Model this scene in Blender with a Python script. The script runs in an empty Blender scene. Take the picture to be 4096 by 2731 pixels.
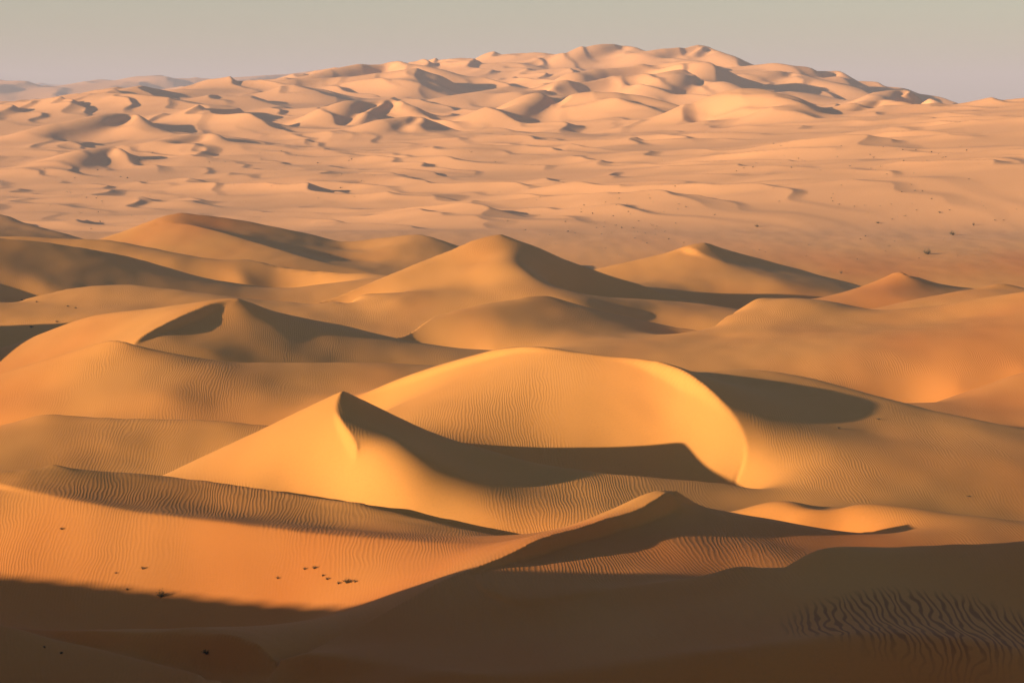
import bpy, math, time
import numpy as np
T0 = time.time()
# ------------------------------------------------------------------ camera, sky, sun, exposure
scene = bpy.context.scene
CAM_H, FPX, PITCH = 40.0, 6533.0, math.atan((784 - 230) / 6533.0)
cam_d = bpy.data.cameras.new('camera'); cam = bpy.data.objects.new('camera', cam_d)
scene.collection.objects.link(cam); scene.camera = cam
cam.location = (0, 0, CAM_H); cam.rotation_euler = (math.pi / 2 - PITCH, 0, 0)
cam_d.sensor_width = 36; cam_d.lens = 100; cam_d.clip_end = 80000; cam_d.clip_start = 0.5

SUN_EL, SUN_AZ = 10.5, 25.0          # azimuth: degrees from the left (-x) towards the viewer's back (-y)
sun_vec = np.array([-math.cos(math.radians(SUN_EL)) * math.cos(math.radians(SUN_AZ)),
                    -math.cos(math.radians(SUN_EL)) * math.sin(math.radians(SUN_AZ)),
                    math.sin(math.radians(SUN_EL))])
world = bpy.data.worlds.new('World'); scene.world = world; world.use_nodes = True
wn, wl = world.node_tree.nodes, world.node_tree.links
sky = wn.new('ShaderNodeTexSky'); sky.sky_type = 'NISHITA'; sky.sun_disc = False
sky.sun_elevation = math.radians(SUN_EL)
sky.sun_rotation = math.atan2(sun_vec[0], sun_vec[1])
sky.air_density = 0.95; sky.dust_density = 0.35; sky.ozone_density = 2.0
bgn = wn['Background']; bgn.inputs['Strength'].default_value = 0.06
wl.new(sky.outputs[0], bgn.inputs['Color'])

sun_d = bpy.data.lights.new('sun', 'SUN'); sun = bpy.data.objects.new('sun', sun_d)
scene.collection.objects.link(sun)
sun_d.energy = 5.0; sun_d.angle = math.radians(0.5); sun_d.color = (1.0, 0.77, 0.47)
from mathutils import Vector
sun.rotation_euler = Vector(sun_vec).to_track_quat('Z', 'Y').to_euler()
sun.location = (-300, -100, 200)
scene.view_settings.view_transform = 'Standard'; scene.view_settings.look = 'None'
scene.view_settings.exposure = 0.9; scene.view_settings.gamma = 1.0
scene.render.engine = 'CYCLES'
scene.cycles.max_bounces = 3; scene.cycles.diffuse_bounces = 1; scene.cycles.volume_bounces = 0
scene.cycles.use_denoising = True; scene.cycles.use_adaptive_sampling = True; scene.cycles.adaptive_threshold = 0.015

# ------------------------------------------------------------------ helpers: noise, projection
rng = np.random.RandomState(7)
_perm = rng.permutation(4096).astype(np.int64)
_grad = np.stack([np.cos(np.linspace(0, 2 * np.pi, 4096, False)), np.sin(np.linspace(0, 2 * np.pi, 4096, False))], 1)[rng.permutation(4096)].astype(np.float32)
def gnoise(x, y, seed=0):
    xi = np.floor(x).astype(np.int64); yi = np.floor(y).astype(np.int64)
    xf = (x - xi).astype(np.float32); yf = (y - yi).astype(np.float32)
    u = xf * xf * xf * (xf * (xf * 6 - 15) + 10); v = yf * yf * yf * (yf * (yf * 6 - 15) + 10)
    def g(ix, iy, fx, fy):
        h = _perm[(_perm[(ix + seed * 131) & 4095] + iy) & 4095]
        gr = _grad[h]
        return gr[..., 0] * fx + gr[..., 1] * fy
    a = g(xi, yi, xf, yf); b = g(xi + 1, yi, xf - 1, yf)
    c = g(xi, yi + 1, xf, yf - 1); d = g(xi + 1, yi + 1, xf - 1, yf - 1)
    return (a * (1 - u) + b * u) * (1 - v) + (c * (1 - u) + d * u) * v      # about -0.7..0.7
def sstep(a, b, x):
    t = np.clip((x - a) / (b - a), 0, 1); return t * t * (3 - 2 * t)
_cp, _sp = math.cos(PITCH), math.sin(PITCH)
def ray(u, v):
    c = 784.0 - v
    dx, dy, dz = u - 1176.0, FPX * _cp + c * _sp, -FPX * _sp + c * _cp
    return dx / dy, dz / dy
def at(u, v, D):
    tx, tz = ray(u, v); return (tx * D, D, CAM_H + tz * D)
def vz(v, D):                         # height of the picture row v at distance D
    return CAM_H + ray(1176, v)[1] * D

# ------------------------------------------------------------------ the base terrain (a fixed height function of x, y)
SKY_U = [-900, -300, 0, 200, 450, 565, 700, 800, 890, 1020, 1090, 1175, 1250, 1380, 1500, 1590, 1670, 1850, 2000, 2160, 2270, 2352, 2700, 3300]
SKY_V = [262, 240, 226, 205, 186, 174, 160, 154, 150, 142, 124, 110, 112, 122, 118, 112, 126, 163, 198, 226, 262, 285, 285, 280]
SKY_D = [2300, 2300, 2300, 2350, 2500, 2700, 2900, 3000, 3000, 3200, 3300, 3400, 3300, 3200, 3200, 3200, 3100, 2900, 2800, 2600, 2500, 2300, 2300, 2300]
PL_D = [0, 120, 200, 250, 300, 400, 550, 720, 900, 1100, 1350, 1600]
PL_Z = [4, -6, -9, -8.5, -7, -5.5, -4, -1.5, 1.5, 4.6, 9, 16.7]
def base_z(x, y):
    D = np.maximum(y, 1.0); u = 1176 + FPX * np.clip(x / D, -0.4, 0.4)
    zn = np.interp(D, PL_D, PL_Z)
    vs = np.interp(u, SKY_U, SKY_V) + 7.0; Dt = np.interp(u, SKY_U, SKY_D)
    t = np.clip((D - 1600) / (Dt - 1600), 0, 1)
    v = 325 + (vs - 325) * t ** 0.85
    k = CAM_H - D * (v - 230) / FPX
    ztop = CAM_H - Dt * (vs - 230) / FPX
    back = ztop * (1 - sstep(0, 1, (D - Dt) / 1800)) - 2.0 * sstep(0, 1, (D - Dt) / 400)
    zf = np.where(D <= Dt, k, back)
    return np.where(D <= 1600, zn, zf)

def dune_train(x, y, lam, ang, seed, warp=0.55, lee=0.22):
    """asymmetric travelling dunes: gentle side to the left, steep side to the right, crests broken by noise"""
    c, s = math.cos(ang), math.sin(ang)
    a = (x * c + y * s) / lam; b = (-x * s + y * c) / lam
    ph = a + warp * 1.6 * gnoise(a * 0.5 + 3, b * 0.42, seed) + warp * 0.5 * gnoise(a * 1.3, b * 1.1, seed + 1)
    t = ph - np.floor(ph)
    up = t / (1 - lee); dn = (1 - t) / lee
    p = np.minimum(up, dn); p = np.clip(p, 0, 1)
    p = p ** 1.35
    amp = np.clip(gnoise(a * 0.45, b * 0.33, seed + 2) * 1.5 + 0.42, 0, 1.2)
    return p * amp

# ------------------------------------------------------------------ ridges
RIDGES, DUNES = [], []
def dune(name, label, group=None):
    DUNES.append((name, label, group)); return len(DUNES) - 1
def ridge(d, pts, sl, sr, pl=1.8, pr=1.8, k=0.9, rnd=0.35, mode='D', off=None):
    """pts: (u, v, D) with D the distance (or the height above the base when mode == 'h').
    sl / sr: slope at the crest on the left / right of the walking direction (number or one per point)."""
    P = []
    for p in pts:
        if mode == 'D': P.append(at(*p[:3]))
        elif mode == 'x': P.append(p[:3])
        else:
            pk = max(pts, key=lambda q: q[2]); u, v, h = pk[:3]
            tx, tz = ray(u, v); Ds = np.arange(700, 4500, 4.0)
            g = (CAM_H + tz * Ds) - (base_z(tx * Ds, Ds) + h)
            i = np.argmax(g < 0) if (g < 0).any() else np.argmin(g)
            D0 = Ds[i]; D = D0 + off[0] * (p[0] - u) / FPX * D0 - off[1] * (p[1] - v)
            P.append(at(p[0], p[1], D))
    P = np.array(P, float); n = len(P)
    A = np.stack([np.broadcast_to(np.asarray(sl, float), (n,)), np.broadcast_to(np.asarray(sr, float), (n,))], 1)
    Q = np.concatenate([P, A], 1)
    # Catmull-Rom, centripetal-ish, resampled
    E = np.vstack([2 * Q[0] - Q[1], Q, 2 * Q[-1] - Q[-2]]); out = []
    for i in range(1, n):
        p0, p1, p2, p3 = E[i - 1], E[i], E[i + 1], E[i + 2]
        L = np.linalg.norm((p2 - p1)[:2]); m = max(3, min(20, int(L / 1.8)))
        l0 = np.linalg.norm((p1 - p0)[:2]) + 1e-6; l2 = np.linalg.norm((p3 - p2)[:2]) + 1e-6
        m1 = (p2 - p0) / (L + l0) * L; m2 = (p3 - p1) / (L + l2) * L
        for t in np.linspace(0, 1, m, endpoint=False):
            t2, t3 = t * t, t ** 3
            out.append((2*t3-3*t2+1) * p1 + (t3-2*t2+t) * m1 + (-2*t3+3*t2) * p2 + (t3-t2) * m2)
    out.append(Q[-1]); S = np.array(out)
    S[:, 3:] = np.maximum(S[:, 3:], 0.05)
    RIDGES.append(dict(d=d, S=S, pl=pl, pr=pr, k=k, rnd=rnd))

# ------------------------------------------------------------------ foreground dunes: a tensioned sheet stretched over crest lines
LINES = []      # (dune id, samples [x y z], weight, is_crease)
def spline(P, step):
    P = np.asarray(P, float); n = len(P)
    if n == 1: return P
    E = np.vstack([2 * P[0] - P[1], P, 2 * P[-1] - P[-2]]); out = []
    for i in range(1, n):
        p0, p1, p2, p3 = E[i - 1], E[i], E[i + 1], E[i + 2]
        L = np.linalg.norm(p2 - p1) + 1e-6; l0 = np.linalg.norm(p1 - p0) + 1e-6; l2 = np.linalg.norm(p3 - p2) + 1e-6
        m1 = (p2 - p0) / (L + l0) * L; m2 = (p3 - p1) / (L + l2) * L
        t = np.linspace(0, 1, max(2, int(L / step)), endpoint=False)[:, None]
        out.append((2*t**3-3*t**2+1) * p1 + (t**3-2*t**2+t) * m1 + (-2*t**3+3*t**2) * p2 + (t**3-t**2) * m2)
    out.append(P[-1:]); return np.vstack(out)
def near(label, crests=(), forms=(), pts=()):
    """crests: (points, back) sharp lines, back = (run, slope) lets the hidden far side fall away; forms: smooth lines; pts: single points.
    every point is (u, v, D): where it shows and how far away it lies."""
    d = dune('sand_dune', label)
    for P, back in crests:
        W = np.array([at(*p) for p in P]); S = spline(W, 0.25)
        LINES.append((d, S, 6.0, True))
        if back:
            for f in (0.5, 1.0):
                Bk = S[::4].copy(); Bk[:, 1] += back[0] * f; Bk[:, 2] = np.maximum(Bk[:, 2] - back[0] * f * back[1], -8.5)
                LINES.append((d, Bk, 0.5, False))
    for P in forms: LINES.append((d, spline(np.array([at(*p) for p in P]), 0.5), 1.5, False))
    for p in pts: LINES.append((d, np.array([at(*p)]), 0.5, False))

P3 = (1556, 1128, 247); PA = (788, 898, 290); PF = (550, 684, 436)
near('shaded dune flank cutting off the bottom left corner of the picture',
     crests=[([(-260, 1370, 203), (0, 1430, 198), (130, 1465, 195), (300, 1510, 190), (500, 1568, 184), (700, 1625, 178)], (6, .35))])
near('low shaded rippled sand swell along the bottom edge, ahead of the steep shaded crest',
     crests=[([(-100, 1425, 216), (100, 1452, 210), (400, 1488, 199), (670, 1520, 188.5), (900, 1530, 185), (1300, 1562, 178), (1700, 1640, 170)], None)])
near('sharp crested dune with bright tip, rippled bowl and a dark flank in the foreground',
     crests=[([(1240, 1238, 234), (1330, 1203, 239), (1430, 1160, 242.5), (1500, 1132, 244.5), (1538, 1125, 245.5)], None),
             ([(1556, 1147, 244.5), (1500, 1178, 239.5), (1420, 1202, 234.5), (1330, 1228, 228.5), (1240, 1252, 223), (1130, 1296, 216), (1000, 1342, 209.5), (840, 1430, 200), (670, 1522, 191), (560, 1590, 186)], None),
             ([(1538, 1125, 245.5), (1556, 1137, 245.5), (1600, 1158, 248), (1700, 1188, 253), (1820, 1222, 256), (1950, 1256, 257)], (6, .45)),
             ([(1080, 1318, 213), (1110, 1358, 208), (1200, 1381, 204.5), (1330, 1366, 207), (1480, 1340, 210), (1640, 1318, 212), (1740, 1310, 212), (1800, 1306, 211)], None)],
     pts=[(1200, 1350, 208.5), (1200, 1300, 216.5), (1400, 1340, 214), (1400, 1290, 222.5), (1400, 1247, 231), (1300, 1284, 222), (1300, 1320, 214.5), (1600, 1310, 218), (1600, 1250, 231.5), (1600, 1205, 242), (1520, 1200, 238.5), (1520, 1240, 231.5), (1480, 1211, 237.5), (1400, 1233, 232.5), (1320, 1257, 228), (1250, 1276, 223.2), (1800, 1275, 230), (1800, 1250, 240),
          (1250, 1450, 199), (1100, 1480, 194.5), (900, 1500, 190), (1000, 1420, 200.5), (1450, 1400, 204.5)])
near('broad orange lit slope with dark shrubs, its lower half in shadow',
     crests=[([(-400, 1040, 285), (0, 1115, 262), (350, 1180, 251), (700, 1225, 242), (1000, 1244, 236), (1120, 1244, 234.5), (1240, 1238, 234)], None)],
     pts=[(0, 1302, 245), (300, 1345, 238), (600, 1340, 235), (850, 1330, 228), (1000, 1300, 224), (400, 1470, 227), (100, 1440, 232.5), (700, 1440, 224), (-200, 1300, 249), (0, 1200, 254), (400, 1250, 245), (800, 1270, 236)])
near('smooth shaded dune with a patch of coarse dark ripples in the bottom right corner',
     crests=[([(1800, 1306, 210), (1850, 1280, 212), (1930, 1258, 214), (2100, 1254, 214), (2352, 1240, 213), (2600, 1235, 212)], (6, .5))],
     forms=[[(1180, 1625, 172), (1290, 1568, 178), (1500, 1470, 190), (1650, 1395, 200), (1800, 1306, 210)]],
     pts=[(1700, 1500, 184), (1900, 1400, 196), (2200, 1330, 203.5), (2200, 1450, 186.5), (2352, 1540, 175), (1950, 1300, 207), (2352, 1300, 204.5), (1850, 1330, 205)])
near('long low dune with a dark rippled front strip, behind the broad orange slope',
     crests=[([(-400, 1110, 258), (-100, 1090, 265), (0, 1083, 267), (90, 1077, 269), (125, 1068, 270), (150, 1077, 270), (380, 1095, 273), (700, 1150, 270), (1000, 1214, 262), (1165, 1243, 256), (1300, 1262, 252)], (3, .5))],
     pts=[(200, 1125, 263.5), (500, 1165, 262), (800, 1205, 259), (0, 1100, 264.5)])
near('bright smooth pyramid dune with a pointed dark peak at the picture centre',
     crests=[([PA, (770, 940, 285), (776, 970, 281.3), (795, 1000, 278), (820, 1030, 275.3)], None),
             ([PA, (700, 938, 291.5), (600, 985, 293), (480, 1040, 294), (370, 1092, 295), (300, 1125, 295)], (6, .4)),
             ([PA, (850, 925, 293), (1000, 995, 292), (1200, 1055, 288), (1400, 1085, 286), (1640, 1112, 289), (1740, 1128, 289)], (5, .4))],
     forms=[[(850, 1060, 273), (930, 1108, 270), (1050, 1150, 268.5), (1180, 1205, 264.5)]],
     pts=[(600, 1080, 277.5), (500, 1100, 281), (800, 1150, 272.5), (1000, 1190, 267.5), (690, 1000, 282.5), (700, 1120, 275.5),
          (850, 960, 287), (900, 1000, 282), (1000, 1060, 276.5), (1000, 1110, 271), (1100, 1080, 279.5), (1200, 1100, 279), (1200, 1150, 271), (1400, 1120, 278), (1400, 1170, 268), (1500, 1185, 265), (1300, 1200, 264)])
near('low ripple covered dune with a small dark notch at the right, past the bright tip',
     forms=[[(1640, 1185, 266), (1740, 1161, 264), (1850, 1143, 262), (1940, 1149, 262), (2100, 1168, 261), (2352, 1198, 259), (2600, 1225, 257)],
            [(1740, 1175, 272), (1850, 1162, 271), (2000, 1170, 270), (2300, 1205, 267)]],
     pts=[(1900, 1200, 254), (2100, 1225, 248.5), (2352, 1236, 250), (1750, 1185, 261)])
near('great golden dome with a curved crest and a dark shadow across its foot',
     crests=[([(1650, 1150, 292), (1688, 1112, 298), (1712, 1040, 301), (1682, 960, 306), (1620, 900, 311), (1530, 850, 318), (1450, 828, 323), (1350, 814, 328), (1220, 800, 334), (1130, 815, 339), (1000, 850, 346), (830, 910, 354), (770, 932, 354)], None)],
     forms=[[(1655, 1085, 299.8), (1672, 1043, 301.9), (1645, 965, 307), (1590, 915, 311.8)], [(1600, 1085, 301.5), (1615, 1040, 304), (1590, 970, 309)]],
     pts=[(1400, 1070, 305), (1400, 1010, 310), (1400, 960, 313), (1400, 900, 318), (1250, 1000, 311), (1250, 950, 315), (1250, 880, 322), (1100, 950, 315), (1100, 890, 326), (1000, 940, 320), (1000, 900, 331), (1550, 1080, 303), (1550, 1020, 307), (1550, 940, 313), (1645, 1000, 304.9), (1620, 1085, 301),
          (1580, 915, 312), (1640, 965, 307.3), (1670, 1045, 302), (1500, 866, 319), (1530, 835, 326), (1220, 790, 343), (1000, 842, 354)])
near('wide brown ripple covered slope falling to the right, beside the golden dome',
     crests=[([(1600, 862, 338), (1660, 852, 338), (1740, 848, 337), (1850, 865, 336), (2000, 904, 332), (2150, 942, 328), (2300, 975, 324), (2450, 1005, 320)], (7, .45))],
     pts=[(1640, 880, 324.5), (1700, 920, 312), (1800, 950, 312.5), (1800, 1000, 304.5), (1800, 1080, 292.5), (2000, 1000, 312), (2000, 1100, 289), (2200, 1050, 300), (2200, 1130, 284), (2352, 1100, 292), (2352, 1180, 279.5), (1745, 1040, 299.3), (1740, 970, 306), (1725, 1100, 297.6), (1790, 1110, 292), (1850, 1130, 282)])
near('small lit dune with a sharp diagonal edge at the right border, level with the golden dome',
     crests=[([(2080, 955, 398), (2140, 930, 400), (2250, 890, 402), (2352, 855, 404), (2480, 820, 406)], (6, .4))],
     pts=[(2300, 930, 387), (2352, 960, 376)])
near('rounded low rippled dune at the left, in front of the big orange lit dune',
     crests=[([(-250, 1020, 354), (-60, 1000, 349), (0, 985, 346), (60, 962, 344), (110, 951, 343), (250, 958, 342), (450, 965, 340), (610, 976, 338), (760, 990, 338)], (5, .4))],
     pts=[(100, 1000, 332), (50, 1050, 323), (300, 1060, 325), (450, 1045, 327), (330, 1000, 333), (260, 1012, 328.5), (200, 985, 336), (150, 1065, 321), (400, 1018, 330)])
near('big orange lit dune with fine ripples at the left, behind the rounded low dune',
     crests=[([(-300, 930, 386), (-120, 895, 390), (0, 862, 392), (90, 830, 392), (180, 802, 390), (240, 784, 388), (275, 783, 386), (310, 792, 385), (400, 815, 386), (520, 832, 388), (700, 834, 392), (870, 838, 398), (1030, 845, 404), (1150, 865, 408)], (6, .5))],
     pts=[(100, 900, 374), (250, 900, 366), (300, 850, 376), (100, 940, 364), (380, 900, 362), (600, 900, 366), (800, 900, 370), (400, 958, 356), (600, 968, 354), (200, 950, 361), (0, 950, 366), (500, 930, 362), (700, 930, 363)])
near('pointed dune with bright left slope, dark curved slip face and rippled bowl at the left',
     crests=[([(-200, 850, 465), (0, 806, 462), (100, 766, 458), (210, 726, 452), (300, 713, 448), (400, 705, 445), (500, 692, 440), PF], (7, .5)),
             ([PF, (450, 725, 427), (370, 757, 417), (318, 785, 410), (305, 802, 406)], None),
             ([PF, (620, 718, 442), (720, 737, 449), (800, 752, 453), (900, 779, 456), (1130, 822, 458)], (7, .5))],
     pts=[(200, 800, 424), (300, 760, 427), (100, 830, 428), (0, 850, 432), (480, 735, 428.6), (450, 765, 420.5), (400, 768, 417.6), (345, 790, 411), (420, 795, 408.5), (560, 760, 424.5), (560, 805, 414), (480, 800, 409), (700, 780, 429), (700, 822, 416), (900, 822, 426), (1050, 835, 425)])
near('low golden dune with a bright lit tip at the centre, in front of the large brown peak',
     crests=[([(820, 800, 462), (910, 772, 470), (1000, 737, 484), (1090, 706, 492), (1180, 689, 498), (1252, 678, 502), (1350, 706, 504), (1500, 740, 505), (1592, 756, 503), (1700, 770, 500)], (7, .45))],
     pts=[(1000, 790, 459), (1130, 742, 477), (1130, 775, 468), (1300, 745, 484), (1300, 790, 460), (1500, 775, 474), (1500, 805, 452), (1180, 705, 490)])
near('wide smooth golden dune at the right with a rounded edge and a bright fold',
     crests=[([(1640, 752, 482), (1700, 728, 500), (1780, 706, 515), (1900, 712, 508), (2050, 718, 500), (2200, 700, 492), (2352, 670, 480), (2600, 655, 470)], (7, .4))],
     forms=[[(1420, 810, 442), (1520, 785, 456), (1640, 752, 482)], [(1640, 790, 450), (1665, 770, 464), (1720, 763, 462), (1900, 768, 452), (2100, 765, 442), (2352, 762, 430)]],
     pts=[(1600, 830, 430), (1800, 850, 421), (2000, 850, 417), (2200, 850, 411), (2352, 820, 414), (1900, 900, 398), (2100, 920, 392), (2000, 745, 470), (2200, 735, 464)])

PG = (1150, 537, 580); PK = (1620, 555, 655); PH = (415, 488, 742)
near('large brown dune with a broad dark peak and rippled front at the centre',
     crests=[([(640, 715, 548), (740, 690, 553), (850, 650, 562), (1000, 590, 574), (1090, 551, 578), PG], (9, .5)),
             ([PG, (1200, 556, 580), (1300, 596, 580), (1450, 646, 580), (1600, 694, 578), (1720, 716, 572)], (9, .5))],
     forms=[[(1165, 570, 569), (1200, 610, 555), (1255, 655, 540), (1320, 690, 526)]],
     pts=[(1000, 640, 557), (900, 680, 546), (1100, 660, 545), (1100, 610, 563), (1300, 640, 567), (1400, 680, 552), (1300, 675, 548), (1200, 702, 524), (1000, 710, 526), (1450, 700, 535), (1250, 610, 566)])
near('rippled dune with a dark triangular peak behind and right of the large brown one',
     crests=[([(1250, 650, 640), (1380, 616, 650), (1500, 588, 654), (1560, 571, 655), PK], (9, .45)),
             ([PK, (1700, 583, 663), (1800, 609, 668), (1930, 645, 668), (2020, 675, 662)], (9, .45)),
             ([(1560, 573, 652), (1610, 585, 645), (1660, 600, 640)], None)],
     pts=[(1640, 575, 651), (1500, 620, 636), (1650, 640, 622), (1800, 650, 617), (1400, 650, 622), (1500, 660, 602), (1750, 690, 577), (1850, 690, 582), (1600, 690, 575), (1720, 608, 650), (1850, 640, 640)])
near('small rounded dune lying between the low golden dune and the wide smooth one',
     crests=[([(1330, 715, 555), (1400, 704, 558), (1490, 692, 560), (1600, 697, 558), (1740, 722, 548)], (7, .35))],
     pts=[(1490, 730, 532), (1620, 730, 530)])
near('orange dune with a rounded lit top and thin dark slip near the right border',
     crests=[([(1700, 700, 578), (1880, 690, 586), (2000, 655, 594), (2060, 637, 596), (2090, 630, 590), (2112, 645, 595), (2200, 661, 600), (2280, 668, 602)], (8, .5))],
     pts=[(2130, 663, 586), (2200, 674, 584), (1950, 690, 571), (2050, 680, 570), (2150, 690, 562), (1850, 705, 562)])
near('low dune with a small dark hump at the right border',
     crests=[([(2050, 700, 548), (2150, 680, 552), (2240, 663, 555), (2302, 650, 556), (2352, 661, 556), (2500, 690, 550)], (7, .45))],
     pts=[(2200, 695, 535), (2300, 690, 530), (2310, 667, 551)])
near('tiny low dune at the left foot of the large brown peak',
     forms=[[(720, 700, 537), (770, 690, 539), (842, 674, 542), (880, 680, 537), (915, 692, 530)]],
     pts=[(840, 716, 528), (950, 705, 528)])
near('low pale dune at the left, below the long dark sloping dune',
     crests=[([(30, 700, 545), (90, 682, 548), (170, 662, 552), (300, 655, 554), (420, 668, 552), (620, 692, 546), (800, 715, 540)], (7, .4))],
     pts=[(200, 690, 537), (400, 700, 531), (600, 715, 526), (100, 715, 525), (300, 725, 508), (700, 725, 520)])
near('long dark dune sloping down from the left border, behind the low pale dune',
     crests=[([(-300, 520, 596), (0, 546, 600), (100, 557, 604), (300, 591, 612), (480, 640, 618), (680, 668, 620)], (9, .5))],
     pts=[(100, 620, 582), (250, 640, 587), (100, 650, 568), (350, 650, 592), (0, 680, 551), (500, 662, 600)])
near('lit wavy dune ridge at the left, between the dark sloping dune and the long dark crest',
     crests=[([(-200, 540, 660), (60, 546, 662), (240, 552, 660), (350, 570, 656), (500, 602, 650), (560, 595, 648), (640, 609, 644), (760, 622, 640), (880, 630, 636)], (9, .4))],
     pts=[(400, 600, 637), (560, 620, 634), (700, 640, 622), (850, 650, 612), (250, 575, 645)])
near('broad dune with a long dark crest at the left, furthest row before the plain',
     crests=[([(150, 575, 725), (240, 549, 732), (320, 519, 738), (380, 496, 741), PH], (10, .4)),
             ([PH, (520, 500, 745), (700, 535, 748), (770, 552, 748)], (10, .4)),
             ([(350, 512, 733), (440, 516, 727), (600, 560, 705), (720, 596, 690), (860, 630, 675)], None)],
     pts=[(500, 520, 735), (700, 570, 722), (400, 550, 707), (520, 580, 692), (600, 610, 673), (300, 560, 712), (800, 595, 715)])
near('small lit dune with a fine pointed tip, behind the large brown peak at its left',
     crests=[([(840, 550, 750), (930, 541, 748), (970, 539, 746), (1050, 565, 742), (1150, 600, 735)], (9, .4))],
     forms=[[(960, 545, 742), (900, 571, 725), (850, 600, 712)]],
     pts=[(970, 580, 722), (1000, 610, 702), (900, 600, 708), (850, 572, 735), (800, 575, 738)])
near('dark dune wedge at the left border, right under the pale plain',
     crests=[([(-250, 470, 800), (0, 491, 792), (60, 512, 788), (190, 548, 778), (280, 575, 772)], (10, .4))],
     pts=[(0, 520, 775), (80, 540, 765), (0, 540, 755)])


STX = 0.25
for xx in np.linspace(-STX, STX, 14):
    for yy, zz in ((168, -3), (830, 0.2), (865, 0.9), (898, 1.5)):
        LINES.append((-1, np.array([(xx * yy, yy, zz)]), 2.0, False))

def solve_sheet(LINES, D0, D1, ell, levels, creased=True):
    z = None; SY0, SY1 = math.log(D0), math.log(D1)
    for nc, nr, it in levels:
        dt = 2 * STX / (nc - 1); dl = (SY1 - SY0) / (nr - 1)
        D = np.exp(SY0 + dl * np.arange(nr)); hx = (D * dt)[:, None]; hy = (D * dl)[:, None]; A = hx * hy
        ii, ff, ww, zz, cr = [], [], [], [], np.zeros((nr, nc), bool)
        for d, S, w, crease in LINES:
            c = (S[:, 0] / S[:, 1] + STX) / dt; r = (np.log(S[:, 1]) - SY0) / dl
            ok = (c >= 0) & (c < nc - 1.001) & (r >= 0) & (r < nr - 1.001)
            if not ok.any(): continue
            c, r, zc = c[ok], r[ok], S[ok, 2]; ci, ri = c.astype(int), r.astype(int); cf, rf = c - ci, r - ri
            ii.append(np.stack([ri * nc + ci, ri * nc + ci + 1, (ri + 1) * nc + ci, (ri + 1) * nc + ci + 1]))
            ff.append(np.stack([(1 - cf) * (1 - rf), cf * (1 - rf), (1 - cf) * rf, cf * rf])); ww.append(np.full(len(c), w)); zz.append(zc)
            if crease and creased:
                for a_ in (0, 1):
                    for b_ in (0, 1): cr[ri + a_, ci + b_] = True
        ii = np.concatenate(ii, 1); ff = np.concatenate(ff, 1); ww = np.concatenate(ww); zz = np.concatenate(zz); N_ = nr * nc
        keep = (~cr).astype(float)
        kxy = keep[:-1, :-1] * keep[1:, :-1] * keep[:-1, 1:] * keep[1:, 1:]
        wM = 1 / ell ** 2
        ax = np.broadcast_to(A / hx ** 4, (nr, nc))[:, 1:-1] * keep[:, 1:-1]; ay = np.broadcast_to(A / hy ** 4, (nr, nc))[1:-1] * keep[1:-1]
        axy = np.broadcast_to(2 * A / (hx * hy) ** 2, (nr, nc))[:-1, :-1] * kxy
        mx = np.broadcast_to(wM * A / hx ** 2, (nr, nc))[:, 1:]; my = np.broadcast_to(wM * A / hy ** 2, (nr, nc))[1:]
        def op(v):
            v = v.reshape(nr, nc); o = np.zeros_like(v)
            s = (v[:, 2:] - 2 * v[:, 1:-1] + v[:, :-2]) * ax; o[:, 2:] += s; o[:, 1:-1] -= 2 * s; o[:, :-2] += s
            s = (v[2:] - 2 * v[1:-1] + v[:-2]) * ay; o[2:] += s; o[1:-1] -= 2 * s; o[:-2] += s
            s = (v[1:, 1:] - v[1:, :-1] - v[:-1, 1:] + v[:-1, :-1]) * axy; o[1:, 1:] += s; o[1:, :-1] -= s; o[:-1, 1:] -= s; o[:-1, :-1] += s
            s = (v[:, 1:] - v[:, :-1]) * mx; o[:, 1:] += s; o[:, :-1] -= s
            s = (v[1:] - v[:-1]) * my; o[1:] += s; o[:-1] -= s
            o = o.ravel(); f = v.ravel()
            q = (f[ii] * ff).sum(0) * ww
            return o + np.bincount(ii.ravel(), (ff * q).ravel(), minlength=N_)
        b = np.bincount(ii.ravel(), (ff * (ww * zz)).ravel(), minlength=N_)
        dg = np.zeros((nr, nc))
        dg[:, 2:] += ax; dg[:, 1:-1] += 4 * ax; dg[:, :-2] += ax; dg[2:] += ay; dg[1:-1] += 4 * ay; dg[:-2] += ay
        for sl in ((slice(1, None), slice(1, None)), (slice(1, None), slice(0, -1)), (slice(0, -1), slice(1, None)), (slice(0, -1), slice(0, -1))): dg[sl] += axy
        dg[:, 1:] += mx; dg[:, :-1] += mx; dg[1:] += my; dg[:-1] += my
        dg = dg.ravel() + np.bincount(ii.ravel(), (ff * ff * ww).ravel(), minlength=N_)
        if z is None: x = np.full(N_, -2.0)
        else:
            pr, pc = z.shape; r = np.linspace(0, pr - 1.001, nr); c = np.linspace(0, pc - 1.001, nc)
            ri, ci = r.astype(int), c.astype(int); rf, cf = (r - ri)[:, None], (c - ci)[None]
            x = (z[ri][:, ci] * (1 - rf) * (1 - cf) + z[ri][:, ci + 1] * (1 - rf) * cf + z[ri + 1][:, ci] * rf * (1 - cf) + z[ri + 1][:, ci + 1] * rf * cf).ravel()
        rs = b - op(x); y = rs / dg; p = y.copy(); ry = rs @ y
        for k in range(it):
            q = op(p); al = ry / (p @ q); x = x + al * p; rs = rs - al * q
            y = rs / dg; rn = rs @ y; p = y + rn / ry * p; ry = rn
        z = x.reshape(nr, nc)
    return z
NEAR_D = (168.0, 900.0)
SHEET = solve_sheet(LINES, *NEAR_D, 16.0, ((76, 110, 200), (151, 220, 180), (301, 430, 130), (801, 1150, 80)))
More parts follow.
